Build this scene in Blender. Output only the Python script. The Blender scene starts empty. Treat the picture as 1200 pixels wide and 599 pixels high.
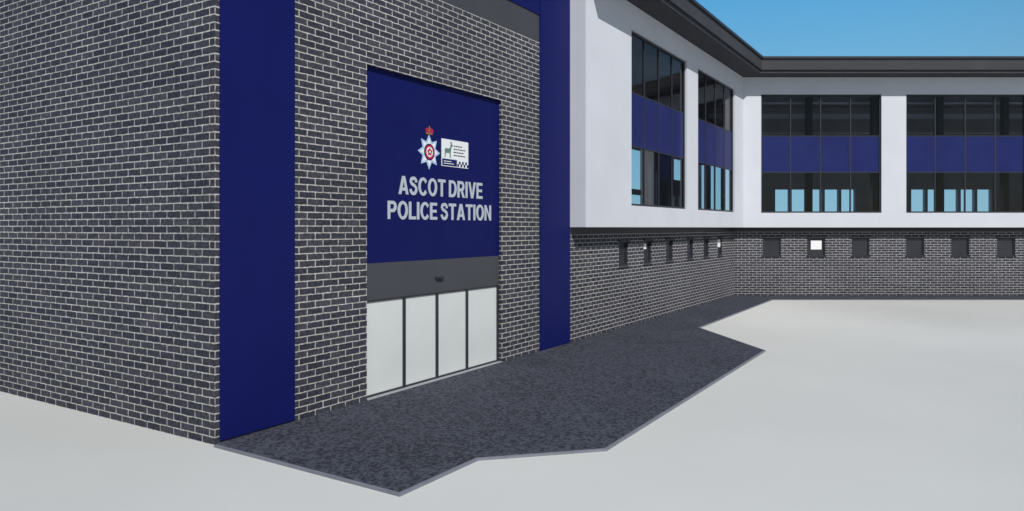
import bpy, math, random
from mathutils import Vector
random.seed(3)
scene = bpy.context.scene
scene.view_settings.view_transform = 'Standard'
scene.view_settings.look = 'None'
scene.view_settings.exposure = 0

# ------------------------------------------------------------------ frames
CU, SU = 0.5317, 0.8469
def site(X, Y):            # survey grid -> building grid
    a, b = X + 5.19, Y - 12.77
    return (a*CU + b*SU, -a*SU + b*CU)

class Fr:
    def __init__(s, o, u, n): s.o, s.u, s.n = o, u, n
    def P(s, u, d, z):
        return (s.o[0]+s.u[0]*u+s.n[0]*d, s.o[1]+s.u[1]*u+s.n[1]*d, z)
FAC = Fr((0, 0), (1, 0), (0, -1))
SIDE = Fr((0, 14), (0, -1), (-1, 0))
BK0 = site(12.36, 40.70)
BACK = Fr(BK0, (CU, -SU), (-SU, -CU))

# ------------------------------------------------------------------ materials
def newmat(name):
    m = bpy.data.materials.new(name); m.use_nodes = True
    nt = m.node_tree; b = nt.nodes['Principled BSDF']
    return m, nt, b
def simple(name, col, rough=0.6, var=0.12, scale=3.0, bump=0.0, spec=0.3, bscale=60, metal=0):
    m, nt, b = newmat(name); N = nt.nodes; L = nt.links
    tc = N.new('ShaderNodeTexCoord')
    no = N.new('ShaderNodeTexNoise'); no.inputs['Scale'].default_value = scale; no.inputs['Detail'].default_value = 6
    L.new(tc.outputs['Object'], no.inputs['Vector'])
    r = N.new('ShaderNodeValToRGB')
    r.color_ramp.elements[0].position = .3; r.color_ramp.elements[1].position = .7
    r.color_ramp.elements[0].color = tuple(c*(1-var) for c in col)+(1,)
    r.color_ramp.elements[1].color = tuple(min(1, c*(1+var)) for c in col)+(1,)
    L.new(no.outputs['Fac'], r.inputs['Fac']); L.new(r.outputs['Color'], b.inputs['Base Color'])
    b.inputs['Roughness'].default_value = rough
    b.inputs['Specular IOR Level'].default_value = spec
    b.inputs['Metallic'].default_value = metal
    if bump:
        n2 = N.new('ShaderNodeTexNoise'); n2.inputs['Scale'].default_value = bscale; n2.inputs['Detail'].default_value = 4
        L.new(tc.outputs['Object'], n2.inputs['Vector'])
        bp = N.new('ShaderNodeBump'); bp.inputs['Strength'].default_value = bump; bp.inputs['Distance'].default_value = .01
        L.new(n2.outputs['Fac'], bp.inputs['Height']); L.new(bp.outputs['Normal'], b.inputs['Normal'])
    return m

def brickmat():
    m, nt, b = newmat('blue_grey_brick'); N = nt.nodes; L = nt.links
    uv = N.new('ShaderNodeUVMap'); uv.uv_map = 'UVMap'
    wn = N.new('ShaderNodeTexNoise'); wn.inputs['Scale'].default_value = 9; L.new(uv.outputs['UV'], wn.inputs['Vector'])
    vs = N.new('ShaderNodeVectorMath'); vs.operation = 'SUBTRACT'; vs.inputs[1].default_value = (.5, .5, .5)
    L.new(wn.outputs['Color'], vs.inputs[0])
    vm = N.new('ShaderNodeVectorMath'); vm.operation = 'SCALE'; vm.inputs['Scale'].default_value = .022
    L.new(vs.outputs[0], vm.inputs[0])
    va = N.new('ShaderNodeVectorMath'); va.operation = 'ADD'
    L.new(uv.outputs['UV'], va.inputs[0]); L.new(vm.outputs[0], va.inputs[1])
    br = N.new('ShaderNodeTexBrick')
    L.new(va.outputs[0], br.inputs['Vector'])
    br.inputs['Scale'].default_value = 1
    br.inputs['Brick Width'].default_value = .42
    br.inputs['Row Height'].default_value = .137
    br.inputs['Mortar Size'].default_value = .0125
    br.inputs['Mortar Smooth'].default_value = .25
    br.inputs['Bias'].default_value = -.1
    br.inputs['Color1'].default_value = (.029, .031, .045, 1)
    br.inputs['Color2'].default_value = (.058, .059, .073, 1)
    br.inputs['Mortar'].default_value = (.42, .41, .39, 1)
    no = N.new('ShaderNodeTexNoise'); no.inputs['Scale'].default_value = 14; no.inputs['Detail'].default_value = 8
    L.new(uv.outputs['UV'], no.inputs['Vector'])
    mr = N.new('ShaderNodeMapRange'); mr.inputs['From Min'].default_value = .3; mr.inputs['From Max'].default_value = .7
    mr.inputs['To Min'].default_value = .55; mr.inputs['To Max'].default_value = 1.45
    L.new(no.outputs['Fac'], mr.inputs['Value'])
    nb = N.new('ShaderNodeTexNoise'); nb.inputs['Scale'].default_value = .35; nb.inputs['Detail'].default_value = 3
    L.new(uv.outputs['UV'], nb.inputs['Vector'])
    mb = N.new('ShaderNodeMapRange'); mb.inputs['From Min'].default_value = .3; mb.inputs['From Max'].default_value = .7
    mb.inputs['To Min'].default_value = .88; mb.inputs['To Max'].default_value = 1.12
    L.new(nb.outputs['Fac'], mb.inputs['Value'])
    mm = N.new('ShaderNodeMath'); mm.operation = 'MULTIPLY'; L.new(mr.outputs[0], mm.inputs[0]); L.new(mb.outputs[0], mm.inputs[1])
    mx = N.new('ShaderNodeVectorMath'); mx.operation = 'SCALE'
    L.new(br.outputs['Color'], mx.inputs[0]); L.new(mm.outputs[0], mx.inputs['Scale'])
    L.new(mx.outputs[0], b.inputs['Base Color'])
    b.inputs['Roughness'].default_value = .75
    b.inputs['Specular IOR Level'].default_value = .25
    bp = N.new('ShaderNodeBump'); bp.invert = True; bp.inputs['Strength'].default_value = .5; bp.inputs['Distance'].default_value = .012
    L.new(br.outputs['Fac'], bp.inputs['Height']); L.new(bp.outputs['Normal'], b.inputs['Normal'])
    return m

def tarmac():
    m, nt, b = newmat('dark_tarmac'); N = nt.nodes; L = nt.links
    tc = N.new('ShaderNodeTexCoord')
    n1 = N.new('ShaderNodeTexNoise'); n1.inputs['Scale'].default_value = 15; n1.inputs['Detail'].default_value = 3; n1.inputs['Roughness'].default_value = .75
    n2 = N.new('ShaderNodeTexNoise'); n2.inputs['Scale'].default_value = .5; n2.inputs['Detail'].default_value = 4
    L.new(tc.outputs['Object'], n1.inputs['Vector']); L.new(tc.outputs['Object'], n2.inputs['Vector'])
    ad = N.new('ShaderNodeMath'); ad.operation = 'MULTIPLY_ADD'; ad.inputs[1].default_value = .12
    L.new(n2.outputs['Fac'], ad.inputs[0]); L.new(n1.outputs['Fac'], ad.inputs[2])
    r = N.new('ShaderNodeValToRGB'); e = r.color_ramp.elements
    e[0].position = .50; e[0].color = (.025, .027, .035, 1)
    e[1].position = .62; e[1].color = (.072, .080, .103, 1)
    L.new(ad.outputs[0], r.inputs['Fac']); L.new(r.outputs['Color'], b.inputs['Base Color'])
    b.inputs['Roughness'].default_value = .9; b.inputs['Specular IOR Level'].default_value = .15
    bp = N.new('ShaderNodeBump'); bp.inputs['Strength'].default_value = .3; bp.inputs['Distance'].default_value = .01
    L.new(n1.outputs['Fac'], bp.inputs['Height']); L.new(bp.outputs['Normal'], b.inputs['Normal'])
    return m

def glassmat():
    m = bpy.data.materials.new('window_glass'); m.use_nodes = True
    nt = m.node_tree; N = nt.nodes; L = nt.links; N.clear()
    o = N.new('ShaderNodeOutputMaterial'); mx = N.new('ShaderNodeMixShader')
    t = N.new('ShaderNodeBsdfTransparent'); t.inputs['Color'].default_value = (.82, .85, .88, 1)
    g = N.new('ShaderNodeBsdfGlossy'); g.inputs['Roughness'].default_value = .02
    f = N.new('ShaderNodeFresnel'); f.inputs['IOR'].default_value = 1.4
    L.new(f.outputs[0], mx.inputs[0]); L.new(t.outputs[0], mx.inputs[1]); L.new(g.outputs[0], mx.inputs[2])
    L.new(mx.outputs[0], o.inputs[0])
    return m

M = dict(
 brick=brickmat(), tarmac=tarmac(), glass=glassmat(),
 blue=simple('navy_cladding', (.0055, .0085, .088), .5, .06, 1.2, spec=.12),
 signblue=simple('sign_navy', (.0055, .0085, .083), .5, .05, 1.2, spec=.1),
 spandrel=simple('navy_spandrel', (.012, .018, .10), .35, .1, 1.0, spec=.2),
 white=simple('white_render', (.55, .57, .62), .8, .03, .7, bump=.12),
 fascia=simple('grey_fascia', (.046, .047, .052), .6, .1, .8, spec=.15),
 soffit=simple('soffit_grey', (.05, .052, .06), .7, .06, 1, spec=.15),
 clad=simple('grey_cladding', (.052, .054, .062), .5, .08, .8),
 frame=simple('dark_aluminium', (.028, .030, .038), .4, .1, 4),
 lintel=simple('grey_lintel_panel', (.056, .060, .070), .5, .06, 1),
 inter=simple('interior_wall', (.42, .40, .41), .9, .1, 1),
 ceil=simple('interior_ceiling', (.6, .58, .6), .9, .1, 1),
 pale=simple('interior_pale_beam', (.8, .82, .9), .7, .05, 2),
 frost=simple('frosted_glass', (.60, .63, .62), .25, .03, .8, spec=.4),
 darkpane=simple('dark_pane', (.022, .024, .032), .15, .2, 2, spec=.5),
 paper=simple('notice_paper', (.8, .8, .8), .7, .03, 5),
 ground=simple('pale_concrete', (.53, .54, .52), .9, .12, .06, bump=.1, bscale=25, spec=.1),
 kerb=simple('kerb_concrete', (.17, .18, .21), .85, .1, 3, bump=.2),
 letter=simple('silver_letters', (.42, .47, .52), .4, .03, 3),
 star=simple('badge_silver_blue', (.35, .5, .7), .4, .06, 6),
 red=simple('badge_red', (.40, .015, .05), .4, .06, 6),
 gold=simple('badge_gold', (.25, .12, .06), .4, .06, 6),
 black=simple('print_black', (.02, .02, .03), .5, .06, 6),
 card=simple('plaque_white', (.72, .75, .75), .5, .02, 4),
 stag=simple('print_grey_green', (.12, .19, .17), .5, .06, 6),
 steel=simple('threshold_metal', (.4, .42, .44), .45, .1, 6, metal=.3),
)

# ------------------------------------------------------------------ mesh helpers
class MB:
    def __init__(s): s.v, s.f, s.uv = [], [], []
    def face(s, pts, uvs):
        i = len(s.v); s.v += pts; s.f.append(tuple(range(i, i+len(pts)))); s.uv += uvs
    def box(s, fr, u0, u1, d0, d1, z0, z1):
        P = fr.P
        def q(a, b, c, d, m):
            pts = [a, b, c, d]; s.face([P(*p) for p in pts], [m(p) for p in pts])
        fu = lambda p: (p[0], p[2]); fd = lambda p: (p[1], p[2]); fz = lambda p: (p[0], p[1])
        q((u0,d1,z0),(u1,d1,z0),(u1,d1,z1),(u0,d1,z1),fu)
        q((u1,d0,z0),(u0,d0,z0),(u0,d0,z1),(u1,d0,z1),fu)
        q((u0,d0,z0),(u0,d1,z0),(u0,d1,z1),(u0,d0,z1),fd)
        q((u1,d1,z0),(u1,d0,z0),(u1,d0,z1),(u1,d1,z1),fd)
        q((u0,d1,z1),(u1,d1,z1),(u1,d0,z1),(u0,d0,z1),fz)
        q((u0,d0,z0),(u1,d0,z0),(u1,d1,z0),(u0,d1,z0),fz)
    def wall(s, fr, u0, u1, z0, z1, holes, d0, d1):
        us = sorted({u0, u1} | {h[0] for h in holes} | {h[1] for h in holes})
        zs = sorted({z0, z1} | {h[2] for h in holes} | {h[3] for h in holes})
        us = [u for u in us if u0 <= u <= u1]; zs = [z for z in zs if z0 <= z <= z1]
        def solid(i, j):
            if i < 0 or j < 0 or i >= len(us)-1 or j >= len(zs)-1: return False
            a, b = (us[i]+us[i+1])/2, (zs[j]+zs[j+1])/2
            return not any(h[0] < a < h[1] and h[2] < b < h[3] for h in holes)
        P = fr.P
        def q(pts, m): s.face([P(*p) for p in pts], [m(p) for p in pts])
        fu = lambda p: (p[0], p[2]); fd = lambda p: (p[1], p[2]); fz = lambda p: (p[0], p[1])
        for i in range(len(us)-1):
            for j in range(len(zs)-1):
                if not solid(i, j): continue
                a, b, c, e = us[i], us[i+1], zs[j], zs[j+1]
                q([(a,d1,c),(b,d1,c),(b,d1,e),(a,d1,e)], fu)
                q([(b,d0,c),(a,d0,c),(a,d0,e),(b,d0,e)], fu)
                if not solid(i-1, j): q([(a,d0,c),(a,d1,c),(a,d1,e),(a,d0,e)], fd)
                if not solid(i+1, j): q([(b,d1,c),(b,d0,c),(b,d0,e),(b,d1,e)], fd)
                if not solid(i, j+1): q([(a,d1,e),(b,d1,e),(b,d0,e),(a,d0,e)], fz)
                if not solid(i, j-1): q([(a,d0,c),(b,d0,c),(b,d1,c),(a,d1,c)], fz)
    def prism(s, poly, z0, z1):
        n = len(poly)
        s.face([(x, y, z1) for x, y in poly], [(x, y) for x, y in poly])
        s.face([(x, y, z0) for x, y in reversed(poly)], [(x, y) for x, y in reversed(poly)])
        acc = 0
        for i in range(n):
            a, b = poly[i], poly[(i+1) % n]; l = math.dist(a, b)
            s.face([(*a, z0), (*b, z0), (*b, z1), (*a, z1)], [(acc, z0), (acc+l, z0), (acc+l, z1), (acc, z1)]); acc += l
    def obj(s, name, mat, parent=None, bevel=0):
        me = bpy.data.meshes.new(name); me.from_pydata(s.v, [], s.f)
        ul = me.uv_layers.new(name='UVMap')
        for i, uv in enumerate(s.uv): ul.data[i].uv = uv
        me.materials.append(M[mat]); me.update()
        o = bpy.data.objects.new(name, me); scene.collection.objects.link(o)
        if parent: o.parent = parent
        if bevel:
            w = o.modifiers.new('weld', 'WELD'); w.merge_threshold = .0005
            bv = o.modifiers.new('bevel', 'BEVEL'); bv.width = bevel; bv.segments = 2; bv.limit_method = 'ANGLE'
        return o
def empty(name):
    e = bpy.data.objects.new(name, None); scene.collection.objects.link(e); return e

station = empty('police_station')

# ------------------------------------------------------------------ main block
SX0, SX1, STOP = 3.797, 9.219, 7.38
b = MB(); b.wall(FAC, 0, 13.29, 0, 9.46, [(SX0, SX1, -1, STOP)], -.35, 0)
b.obj('front_brick_wall', 'brick', station)
b = MB(); b.box(SIDE, 0, 13.65, -.35, 0, 0, 13.5)
b.box(SIDE, 13.65, 14, -.35, 0, 9.46, 13.5)
b.obj('side_brick_wall', 'brick', station)
b = MB(); b.face([(-.002, .36, 0), (-.002, 0, 0), (-.002, 0, 9.46), (-.002, .36, 9.46)], [(13.64, 0), (14, 0), (14, 9.46), (13.64, 9.46)])
b.obj('corner_brick_return', 'brick', station)
b = MB(); b.box(FAC, .002, 13.29, -.35, -.004, 9.462, 10.3); b.obj('grey_cladding_band', 'clad', station)
b = MB(); b.box(FAC, .002, 13.29, -.35, .02, 10.302, 13.5); b.obj('navy_cladding_band', 'blue', station)
b = MB(); b.box(FAC, .09, 1.753, 0.001, .045, .06, 13.49); b.box(FAC, 11.33, 13.275, 0.001, .045, .04, 13.49)
b.obj('navy_columns', 'blue', station, bevel=.006)
b = MB(); b.box(FAC, .12, 1.74, 0.001, .02, 0, .06); b.box(FAC, 11.35, 13.26, 0.001, .02, 0, .04); b.obj('column_base_gap_shade', 'frame', station)  # dark strips filling the gap under the columns, standing in for its shadow
b = MB(); b.prism([(-.12, -.15), (13.42, -.15), (13.42, 14.12), (-.12, 14.12)], 13.502, 13.8); b.obj('parapet_roof', 'fascia', station)
b = MB(); b.prism([(0, 13.66), (13.29, 13.66), (13.29, 14.0), (0, 14.0)], 0, 13.5)
b.prism([(12.95, 0.36), (13.29, 0.36), (13.29, 13.65), (12.95, 13.65)], 0, 13.5); b.obj('rear_brick_walls', 'brick', station)

# entrance
b = MB(); b.box(FAC, SX0, SX1, -.16, -.10, 2.19, 3.01); b.obj('entrance_lintel_panel', 'lintel', station)
b = MB(); b.box(FAC, SX0, SX1, -.15, -.135, .07, 2.185); b.obj('door_glass', 'frost', station)
b = MB()
for u, w in ((SX0+.03, .05), (5.17, .08), (6.42, .08), (7.7, .08), (SX1-.04, .07)):
    b.box(FAC, u-w/2, u+w/2, -.133, -.095, .045, 2.187)
for u0, u1 in ((SX0+.055, 5.13), (5.21, 6.38), (6.46, 7.66), (7.74, SX1-.075)):
    b.box(FAC, u0, u1, -.133, -.10, .045, .085); b.box(FAC, u0, u1, -.133, -.105, 2.15, 2.187)
b.obj('door_frames', 'frame', station)
b = MB(); b.box(FAC, SX0, SX1, -.15, .03, .0, .043); b.obj('door_threshold', 'steel', station, bevel=.005)
b = MB(); b.box(FAC, 6.32, 6.62, -.099, -.04, 2.52, 2.58); b.box(FAC, 6.38, 6.56, -.04, -.015, 2.53, 2.57); b.obj('door_sensor', 'frame', station, bevel=.008)

# ------------------------------------------------------------------ sign
sign = empty('police_station_sign')
b = MB(); b.box(FAC, SX0+.01, SX1-.01, -.17, -.10, 3.012, STOP-.008); b.obj('sign_panel', 'signblue', sign)
b = MB()
b.box(FAC, SX0+.004, SX0+.035, -.098, -.085, 3.014, STOP-.004); b.box(FAC, SX1-.035, SX1-.004, -.098, -.085, 3.014, STOP-.004)
b.box(FAC, SX0+.036, SX1-.036, -.098, -.085, STOP-.035, STOP-.004)
b.obj('sign_trim', 'signblue', sign)

# grotesque bold capitals, cap height 1
def arc(cx, cy, rx, ry, a0, a1, n=20):
    return [(cx+rx*math.cos(math.radians(a0+(a1-a0)*i/n)), cy+ry*math.sin(math.radians(a0+(a1-a0)*i/n))) for i in range(n+1)]
def ribbon(o, i): return [[o[k], o[k+1], i[k+1], i[k]] for k in range(len(o)-1)]
def rc(x0, y0, x1, y1): return [(x0, y0), (x1, y0), (x1, y1), (x0, y1)]
def spline(pts, w, n=6):
    P = [Vector(p) for p in pts]; out = []
    for k in range(len(P)-1):
        a = P[max(k-1, 0)]; b_ = P[k]; c = P[k+1]; d = P[min(k+2, len(P)-1)]
        for i in range(n):
            t = i/n
            out.append(.5*((2*b_)+(c-a)*t+(2*a-5*b_+4*c-d)*t*t+(3*b_-a-3*c+d)*t**3))
    out.append(P[-1]); L_, R_ = [], []
    for k, p in enumerate(out):
        t = (out[min(k+1, len(out)-1)]-out[max(k-1, 0)]).normalized(); nn = Vector((-t.y, t.x))*w/2
        L_.append(tuple(p+nn)); R_.append(tuple(p-nn))
    return ribbon(L_, R_)
mir = lambda poly, c: [(2*c-x, y) for x, y in reversed(poly)]
Al = [(0, 0), (.21, 0), (.41, .72), (.41, 1), (.29, 1)]
Vl = [(0, 1), (.29, 0), (.40, 0), (.40, .28), (.21, 1)]
bowlP = ribbon([(.2, 1)]+arc(.42, .69, .29, .31, 90, -90)+[(.2, .38)], [(.2, .82)]+arc(.40, .69, .11, .13, 90, -90)+[(.2, .56)])
G = {
 'T': (.72, [rc(0, .83, .72, 1), rc(.26, 0, .46, .83)]),
 'I': (.20, [rc(0, 0, .20, 1)]),
 'L': (.60, [rc(0, 0, .20, 1), rc(.20, 0, .60, .17)]),
 'E': (.66, [rc(0, 0, .20, 1), rc(.20, 0, .66, .17), rc(.20, .83, .64, 1), rc(.20, .42, .60, .585)]),
 'A': (.82, [Al, mir(Al, .41), [(.268, .2), (.552, .2), (.5, .37), (.32, .37)]]),
 'V': (.80, [Vl, mir(Vl, .40)]),
 'N': (.74, [rc(0, 0, .19, 1), rc(.55, 0, .74, 1), [(.19, .68), (.55, 0), (.55, .32), (.19, 1)]]),
 'O': (.84, ribbon(arc(.42, .5, .42, .52, 0, 360, 36), arc(.42, .5, .22, .35, 0, 360, 36))),
 'C': (.78, ribbon(arc(.42, .5, .42, .52, 38, 322, 30), arc(.42, .5, .22, .35, 30, 330, 30))),
 'D': (.77, [rc(0, 0, .2, 1)]+ribbon([(.2, 1)]+arc(.36, .5, .41, .5, 90, -90)+[(.2, 0)], [(.2, .83)]+arc(.34, .5, .23, .33, 90, -90)+[(.2, .17)])),
 'P': (.71, [rc(0, 0, .2, 1)]+bowlP),
 'R': (.75, [rc(0, 0, .2, 1)]+bowlP+[[(.33, .38), (.52, 0), (.75, 0), (.55, .40)]]),
 'S': (.68, spline([(.575, .70), (.56, .80), (.47, .895), (.33, .925), (.18, .88), (.115, .75), (.17, .63), (.33, .555), (.48, .48), (.575, .36), (.565, .22), (.47, .11), (.33, .075), (.19, .11), (.11, .21), (.095, .32)], .185)),
}
def text(body, cx, z, width, cap, name):
    pos, x = [], 0
    for ch in body:
        if ch == ' ': x += .25; continue
        pos.append((x, ch)); x += G[ch][0]+.095
    tot = x-.095; b = MB()
    for x, ch in pos:
        for poly in G[ch][1]:
            pl = [(cx+((x+px)/tot-.5)*width, z+pz*cap) for px, pz in poly]
            ar = sum(pl[i][0]*pl[(i+1) % len(pl)][1]-pl[(i+1) % len(pl)][0]*pl[i][1] for i in range(len(pl)))
            if ar < 0: pl.reverse()
            n = len(pl)
            b.face([(px, .085, pz) for px, pz in pl], pl)
            for i in range(n):
                p_, q_ = pl[i], pl[(i+1) % n]
                b.face([(p_[0], .099, p_[1]), (q_[0], .099, q_[1]), (q_[0], .085, q_[1]), (p_[0], .085, p_[1])], [(0, 0)]*4)
    b.obj(name, 'letter', sign)
text('ASCOT DRIVE', 6.67, 4.585, 3.44, .43, 'lettering_ascot_drive')
text('POLICE STATION', 6.69, 4.0, 4.24, .42, 'lettering_police_station')

def flat(name, mat, poly, d, th=.004):
    b = MB(); n = len(poly); y0 = .10-d; y1 = y0-th
    b.face([(x, y1, z) for x, z in poly], [(x, z) for x, z in poly])
    for i in range(n):
        p, q = poly[i], poly[(i+1) % n]
        b.face([(p[0], y0, p[1]), (q[0], y0, q[1]), (q[0], y1, q[1]), (p[0], y1, p[1])], [(0, 0)]*4)
    return b.obj(name, mat, sign)
def circ(cx, cz, r, n=32, a0=0): return [(cx+r*math.cos(a0+2*math.pi*i/n), cz+r*math.sin(a0+2*math.pi*i/n)) for i in range(n)]
def starp(cx, cz, R, r, n=8):
    return [(cx+(R if i % 2 == 0 else r)*math.cos(math.pi/2+math.pi*i/n), cz+(R if i % 2 == 0 else r)*math.sin(math.pi/2+math.pi*i/n)) for i in range(2*n)]
def rect(x0, x1, z0, z1): return [(x0, z0), (x1, z0), (x1, z1), (x0, z1)]
cx, cz = 6.07, 5.66
flat('badge_star', 'star', starp(cx, cz, .43, .27), .004, .012)
flat('badge_star_rays', 'card', starp(cx, cz, .36, .20), .0165)
flat('badge_ring', 'signblue', circ(cx, cz, .205), .021)
flat('badge_garter', 'red', circ(cx, cz, .175), .0255)
flat('badge_field', 'card', circ(cx, cz, .125), .030)
flat('badge_rose', 'red', starp(cx, cz, .105, .07, 5), .0345)
flat('badge_rose_heart', 'card', circ(cx, cz, .03, 12), .039)
flat('crown_base', 'gold', rect(cx-.13, cx+.13, 6.09, 6.13), .018)
flat('crown_cap', 'red', [(cx-.13, 6.131), (cx+.13, 6.131), (cx+.16, 6.21), (cx+.08, 6.255), (cx, 6.22), (cx-.08, 6.255), (cx-.16, 6.21)], .018)
flat('crown_arch', 'gold', [(cx-.02, 6.133), (cx+.02, 6.133), (cx+.03, 6.26), (cx, 6.31), (cx-.03, 6.26)], .0225)
px0, px1, pz0, pz1 = 6.57, 7.72, 5.36, 6.05
flat('plaque', 'card', rect(px0, px1, pz0, pz1), .004, .012)
flat('plaque_strip', 'spandrel', rect(px0+.02, px0+.64, pz0+.02, pz0+.19), .0165)
for k in range(2): flat('strip_text', 'card', rect(px0+.08, px0+.5-.1*k, pz0+.065+.055*k, pz0+.082+.055*k), .021, .002)
for i in range(7):
    for j in range(2):
        if (i+j) % 2 == 0:
            x = px0+.66+i*.07; flat('checker', 'signblue', rect(x, min(x+.07, px1), pz0+.02+j*.07, pz0+.09+j*.07), .0165)
for k, w in enumerate((.40, .52, .46, .5)):
    x = px0+.5; z = pz1-.16-.08*k; rr = x
    while rr < x+w-.02:
        l = random.uniform(.05, .11); flat('plaque_text', 'black', rect(rr, min(rr+l, x+w), z, z+.024), .0165); rr += l+.02
sx, sz = px0+.1, pz0+.22
stag = [(0.02,0),(.05,0),(.07,.12),(.22,.13),(.24,0),(.27,0),(.28,.15),(.29,.22),(.32,.30),(.36,.31),(.35,.35),(.31,.36),(.35,.42),(.33,.43),(.29,.37),(.27,.43),(.25,.42),(.27,.35),(.25,.27),(.2,.24),(.06,.24),(.02,.2),(.03,.12)]
flat('stag_emblem', 'stag', [(sx+a, sz+c) for a, c in stag], .0165)

# ------------------------------------------------------------------ wings
ZS, ZT = 3.82, 12.05
cornerS, cornerU = 32.65, .32
LWIN = [(17.08, 23.27), (24.82, 30.96)]
BX = lambda X: X - 12.36
BWIN = [(BX((892-600)/21.37), BX((1033-600)/21.37))]
w = BWIN[0][1]-BWIN[0][0]; p = BX((1062-600)/21.37)
step = p-BWIN[0][0]
BWIN = [(BWIN[0][0]+i*step, BWIN[0][0]+i*step+w) for i in range(4)]
WZ0, WZ1, SZ0, SZ1 = 4.62, 11.12, 6.85, 8.85
LSM = [(s, s+.9) for s in (17.3, 19.75, 22.3, 25.1, 27.55, 29.9)]
BSM = [(BX(x), BX(x)+1.0) for x in (13.96, 16.43, 18.9, 21.94, 24.45, 27.0, 30.1, 32.6)]
BLEN = 36
b = MB(); b.wall(FAC, 13.29, 33.0, 0, 3.6, [(a, c, 2.33, 3.28) for a, c in LSM], -.3, 0); b.obj('wing_lower_brick_wall', 'brick', station)
b = MB(); b.wall(BACK, 0, BLEN, 0, 3.6, [(a, c, 2.23, 3.23) for a, c in BSM], -.3, 0)
b.box(BACK, BLEN-.3, BLEN, -9.29, -.301, 0, 3.8)
b.obj('rear_wing_lower_brick_wall', 'brick', station)
b = MB(); b.box(FAC, 13.295, 33.0, -.3, .03, 3.602, 3.818); b.box(BACK, 0.02, BLEN, -.3, .03, 3.602, 3.816); b.obj('dark_fascia_band', 'frame', station)  # dark fascia strip along the wall below the overhang
b = MB(); b.wall(FAC, 13.29, cornerS, ZS, ZT, [(a, c, WZ0, WZ1) for a, c in LWIN], .3, .6)
b.box(FAC, 13.292, 13.6, -.3, .299, ZS, ZT)
b.obj('wing_upper_render_wall', 'white', station)
b = MB(); b.wall(BACK, cornerU, BLEN, ZS, ZT, [(a, c, WZ0, WZ1) for a, c in BWIN], .3, .6)
b.box(BACK, BLEN-.3, BLEN, -9.6, .299, ZS, ZT)
b.obj('rear_wing_upper_render_wall', 'white', station)
b = MB(); b.box(FAC, 13.6, cornerS+.3, -.3, .3, ZS, ZS+.2); b.box(BACK, 0, BLEN-.31, -.3, .3, ZS+.004, ZS+.2); b.obj('overhang_soffit', 'soffit', station)

def window(fr, a, c, tag):
    n = 4; pw = (c-a)/n; d = .45
    f = MB()
    f.box(fr, a, a+.08, d-.05, d+.06, WZ0, WZ1); f.box(fr, c-.08, c, d-.05, d+.06, WZ0, WZ1)
    f.box(fr, a+.081, c-.081, d-.05, d+.06, WZ0, WZ0+.08); f.box(fr, a+.081, c-.081, d-.05, d+.06, WZ1-.08, WZ1)
    for i in range(1, n): f.box(fr, a+pw*i-.035, a+pw*i+.035, d-.04, d+.035, WZ0+.081, WZ1-.081)
    for z in (SZ0, SZ1):
        for i in range(n):
            f.box(fr, a+pw*i+.081 if i == 0 else a+pw*i+.036, a+pw*(i+1)-(.081 if i == n-1 else .036), d-.04, d+.03, z-.025, z+.025)
    f.obj(tag+'_window_frame', 'frame', station)
    g = MB()
    for z0, z1 in ((WZ0+.08, SZ0-.03), (SZ1+.03, WZ1-.08)):
        for i in range(n):
            g.face([fr.P(*q) for q in ((a+pw*i+.03, d, z0), (a+pw*(i+1)-.03, d, z0), (a+pw*(i+1)-.03, d, z1), (a+pw*i+.03, d, z1))], [(0, 0)]*4)
    g.obj(tag+'_window_glass', 'glass', station)
    s = MB()
    for i in range(n): s.box(fr, a+pw*i+.037, a+pw*(i+1)-.037, d-.03, d+.025, SZ0+.026, SZ1-.026)
    s.obj(tag+'_spandrel', 'spandrel', station)
for a, c in LWIN: window(FAC, a, c, 'wing')
for a, c in BWIN: window(BACK, a, c, 'rear_wing')

def small(fr, a, c, z0, z1, tag, notice=None):
    f = MB(); d = -.08
    f.box(fr, a, a+.06, d-.05, d+.03, z0, z1); f.box(fr, c-.06, c, d-.05, d+.03, z0, z1)
    f.box(fr, a+.061, c-.061, d-.05, d+.03, z0, z0+.06); f.box(fr, a+.061, c-.061, d-.05, d+.03, z1-.06, z1)
    f.box(fr, a-.04, c+.04, .002, .04, z0-.05, z0-.002)
    f.box(fr, a-.04, c+.04, .002, .06, z1+.002, z1+.06)
    f.obj(tag+'_frame', 'frame', station)
    g = MB(); g.box(fr, a+.05, c-.05, d-.04, d-.02, z0+.05, z1-.05); g.obj(tag+'_pane', 'darkpane', station)
    if notice:
        g = MB(); u0, u1, q0, q1 = notice
        g.box(fr, a+u0, a+u1, d-.019, d-.012, z0+q0, z0+q1); g.obj(tag+'_notice', 'paper', station)
for i, (a, c) in enumerate(LSM): small(FAC, a, c, 2.33, 3.28, 'small_window', {1: (.1, .5, .6, .82), 5: (.2, .8, .45, .85)}.get(i))
for i, (a, c) in enumerate(BSM): small(BACK, a, c, 2.23, 3.23, 'small_window', {1: (.24, .84, .36, .86)}.get(i))

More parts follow.
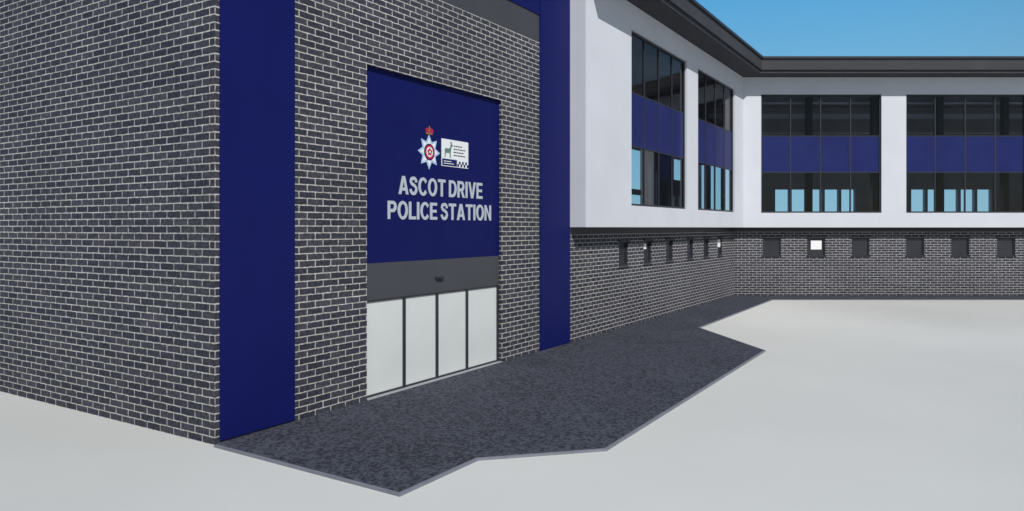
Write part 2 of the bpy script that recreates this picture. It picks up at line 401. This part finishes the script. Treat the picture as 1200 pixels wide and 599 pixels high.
# ------------------------------------------------------------------ roof
def isect_y(yl, Y):
    X = ((Y-12.77)*CU - yl)/SU - 5.19
    return site(X, Y)
XE = 12.36+BLEN
def roofpoly(df, backY, yl, xs=13.30, xe=0):
    o = df; Yc = 40.7-o
    c = isect_y(-o, Yc)
    return [(xs, -o), c, site(XE+xe, Yc), site(XE+xe, backY), isect_y(yl, backY), (xs, yl)]
b = MB(); b.prism(roofpoly(1.75, 51.2, 6.0, 13.43, .6), 12.22, 12.80); b.obj('flat_roof', 'fascia', station)
b = MB(); b.prism(roofpoly(1.83, 51.3, 6.1, 13.43, .7), 12.803, 12.92); b.obj('roof_edge_trim', 'frame', station)
b = MB(); b.prism(roofpoly(1.65, 51.1, 5.9, 13.43, .5), 12.055, 12.218); b.obj('eaves_soffit', 'soffit', station)
b = MB(); b.prism(roofpoly(.28, 50.0, 5.0, 13.62, -.35), 4.03, 4.2)
b.prism(roofpoly(.28, 50.0, 5.0, 13.62, -.35), 8.4, 8.75)
b.prism(roofpoly(.28, 50.0, 5.0, 13.62, -.35), 12.0, 12.04)
b.obj('floor_slabs', 'ceil', station)
RB = Fr(BK0, (CU, -SU), (-SU, -CU))
holes = []
def U(X): return X-12.36
def bays(x0, x1, z0, z1, wd=.95, gap=.18):
    x = x0
    while x+wd <= x1+.01:
        holes.append((U(x), U(x+wd), z0, z1)); x += wd+gap
bays(11.6, 16.2, 5.0, 8.1, .75, .25)
for k in range(4): bays(18.0+k*9.3, 18.0+k*9.3+5.6, 4.5, 6.42)
u_left = U(((50-12.77)*CU-5.0)/SU-5.19)
b = MB(); b.wall(RB, u_left-.2, BLEN, 0, 12.05, holes, -9.6, -9.3); b.obj('rear_wing_back_wall', 'inter', station)
LB = Fr((0, 5.0), (1, 0), (0, -1))
lh = [(30.3, 32.4, 6.0, 8.3), (32.9, 33.4, 5.2, 7.6), (34.1, 34.7, 5.0, 7.2), (37.3, 39.8, 6.9, 8.3), (30.3, 32.4, 4.6, 5.7), (22, 24, 5, 8), (16, 18, 5, 8)]
b = MB(); b.wall(LB, 13.6, 43.0, 0, 12.05, lh, -.3, 0); b.obj('wing_back_wall', 'inter', station)
b = MB()
b.box(BACK, 1, BLEN-1, -9.2, -9.0, 11.2, 11.55)
b.box(BACK, 1, BLEN-1, -6.2, -6.1, 11.7, 11.85); b.box(BACK, 1, BLEN-1, -9.2, -9.1, 10.15, 10.3)
b.obj('upper_storey_beams', 'pale', station)
b = MB()
for u in [2+4.1*i for i in range(8)]: b.box(BACK, u, u+.35, -5.4, -5.05, 8.75, 11.99); b.box(BACK, u, u+.35, -5.4, -5.05, 4.2, 8.4)
b.obj('interior_columns', 'frame', station)

# ------------------------------------------------------------------ ground
b = MB()
R = 1500; b.face([(-R, -R, 0), (R, -R, 0), (R, R, 0), (-R, R, 0)], [(0, 0)]*4); b.obj('ground', 'ground')
outer = [site(*q) for q in ((-5.13, 12.70), (-1.602, 10.40), (-.587, 11.97), (1.573, 12.48), (7.731, 22.46), (7.02, 27.6), (13.63, 38.4), (XE, 38.4))]
inner = [site(XE, 40.7), (33.0, 0), (0.05, 0)]
b = MB(); b.prism(list(outer)+inner, .001, .03); b.obj('pavement', 'tarmac')
b = MB()
def nrm(p, q): d = (q-p).normalized(); return Vector((d.y, -d.x))
def mit(j):
    V = [Vector(q) for q in outer]
    if j == 0: return nrm(V[0], V[1])
    if j == len(V)-1: return nrm(V[-2], V[-1])
    m = (nrm(V[j-1], V[j])+nrm(V[j], V[j+1])).normalized(); return m/max(.4, m.dot(nrm(V[j], V[j+1])))
for i in range(len(outer)-1):
    a, c = Vector(outer[i]), Vector(outer[i+1]); t = .055
    m0, m1 = mit(i)*t, mit(i+1)*t
    b.prism([tuple(a+m0), tuple(c+m1), tuple(c+m1*.02), tuple(a+m0*.02)], .0, .04)
b.obj('kerb', 'kerb')

# ------------------------------------------------------------------ light
sd = Vector((0.35*CU - .94*SU, -0.35*SU - .94*CU, 0)).normalized()
el = math.radians(43)
d = Vector((sd.x*math.cos(el), sd.y*math.cos(el), math.sin(el)))
sun = bpy.data.lights.new('sun', 'SUN'); sun.energy = 4.1; sun.angle = math.radians(.5); sun.color = (1, .965, .93)
so = bpy.data.objects.new('sun', sun); so.rotation_euler = d.to_track_quat('Z', 'Y').to_euler(); scene.collection.objects.link(so)
wd = bpy.data.worlds.new('World'); scene.world = wd; wd.use_nodes = True
nt = wd.node_tree; N = nt.nodes; L = nt.links; bg = N['Background']
STR = .05
sky = N.new('ShaderNodeTexSky'); sky.sky_type = 'NISHITA'; sky.sun_disc = False
sky.sun_elevation = el; sky.sun_rotation = math.atan2(d.x, d.y)
sky.dust_density = .3; sky.air_density = 1.0; sky.ozone_density = 2
tc = N.new('ShaderNodeTexCoord')
sep = N.new('ShaderNodeSeparateXYZ'); L.new(tc.outputs['Generated'], sep.inputs[0])
rp = N.new('ShaderNodeValToRGB'); e = rp.color_ramp.elements
e[0].position = 0; e[0].color = (.31, .59, .72, 1)
e[1].position = .35; e[1].color = (.055, .33, .68, 1)
L.new(sep.outputs['Z'], rp.inputs['Fac'])
sc = N.new('ShaderNodeVectorMath'); sc.operation = 'SCALE'; sc.inputs['Scale'].default_value = 1/STR
L.new(rp.outputs['Color'], sc.inputs[0])
dt = N.new('ShaderNodeVectorMath'); dt.operation = 'DOT_PRODUCT'; dt.inputs[1].default_value = (-sd.x, -sd.y, 0)
L.new(tc.outputs['Generated'], dt.inputs[0])
mr = N.new('ShaderNodeMapRange'); mr.interpolation_type = 'SMOOTHSTEP'; mr.inputs['From Min'].default_value = .1; mr.inputs['From Max'].default_value = .7
L.new(dt.outputs['Value'], mr.inputs['Value'])
mx = N.new('ShaderNodeMix'); mx.data_type = 'RGBA'
L.new(mr.outputs[0], mx.inputs[0]); L.new(sky.outputs[0], mx.inputs[6]); L.new(sc.outputs[0], mx.inputs[7])
L.new(mx.outputs[2], bg.inputs['Color']); bg.inputs['Strength'].default_value = STR

# ------------------------------------------------------------------ camera
cam = bpy.data.cameras.new('camera'); co = bpy.data.objects.new('camera', cam); scene.collection.objects.link(co)
cx_, cy_ = site(0, 0)
co.location = (cx_, cy_, 3.8)
co.rotation_euler = (math.radians(90), 0, math.atan2(CU, SU) - math.radians(90))
cam.sensor_width = 36; cam.lens = 857/1200*36; cam.shift_y = -32.5/1200
cam.clip_end = 5000
scene.camera = co
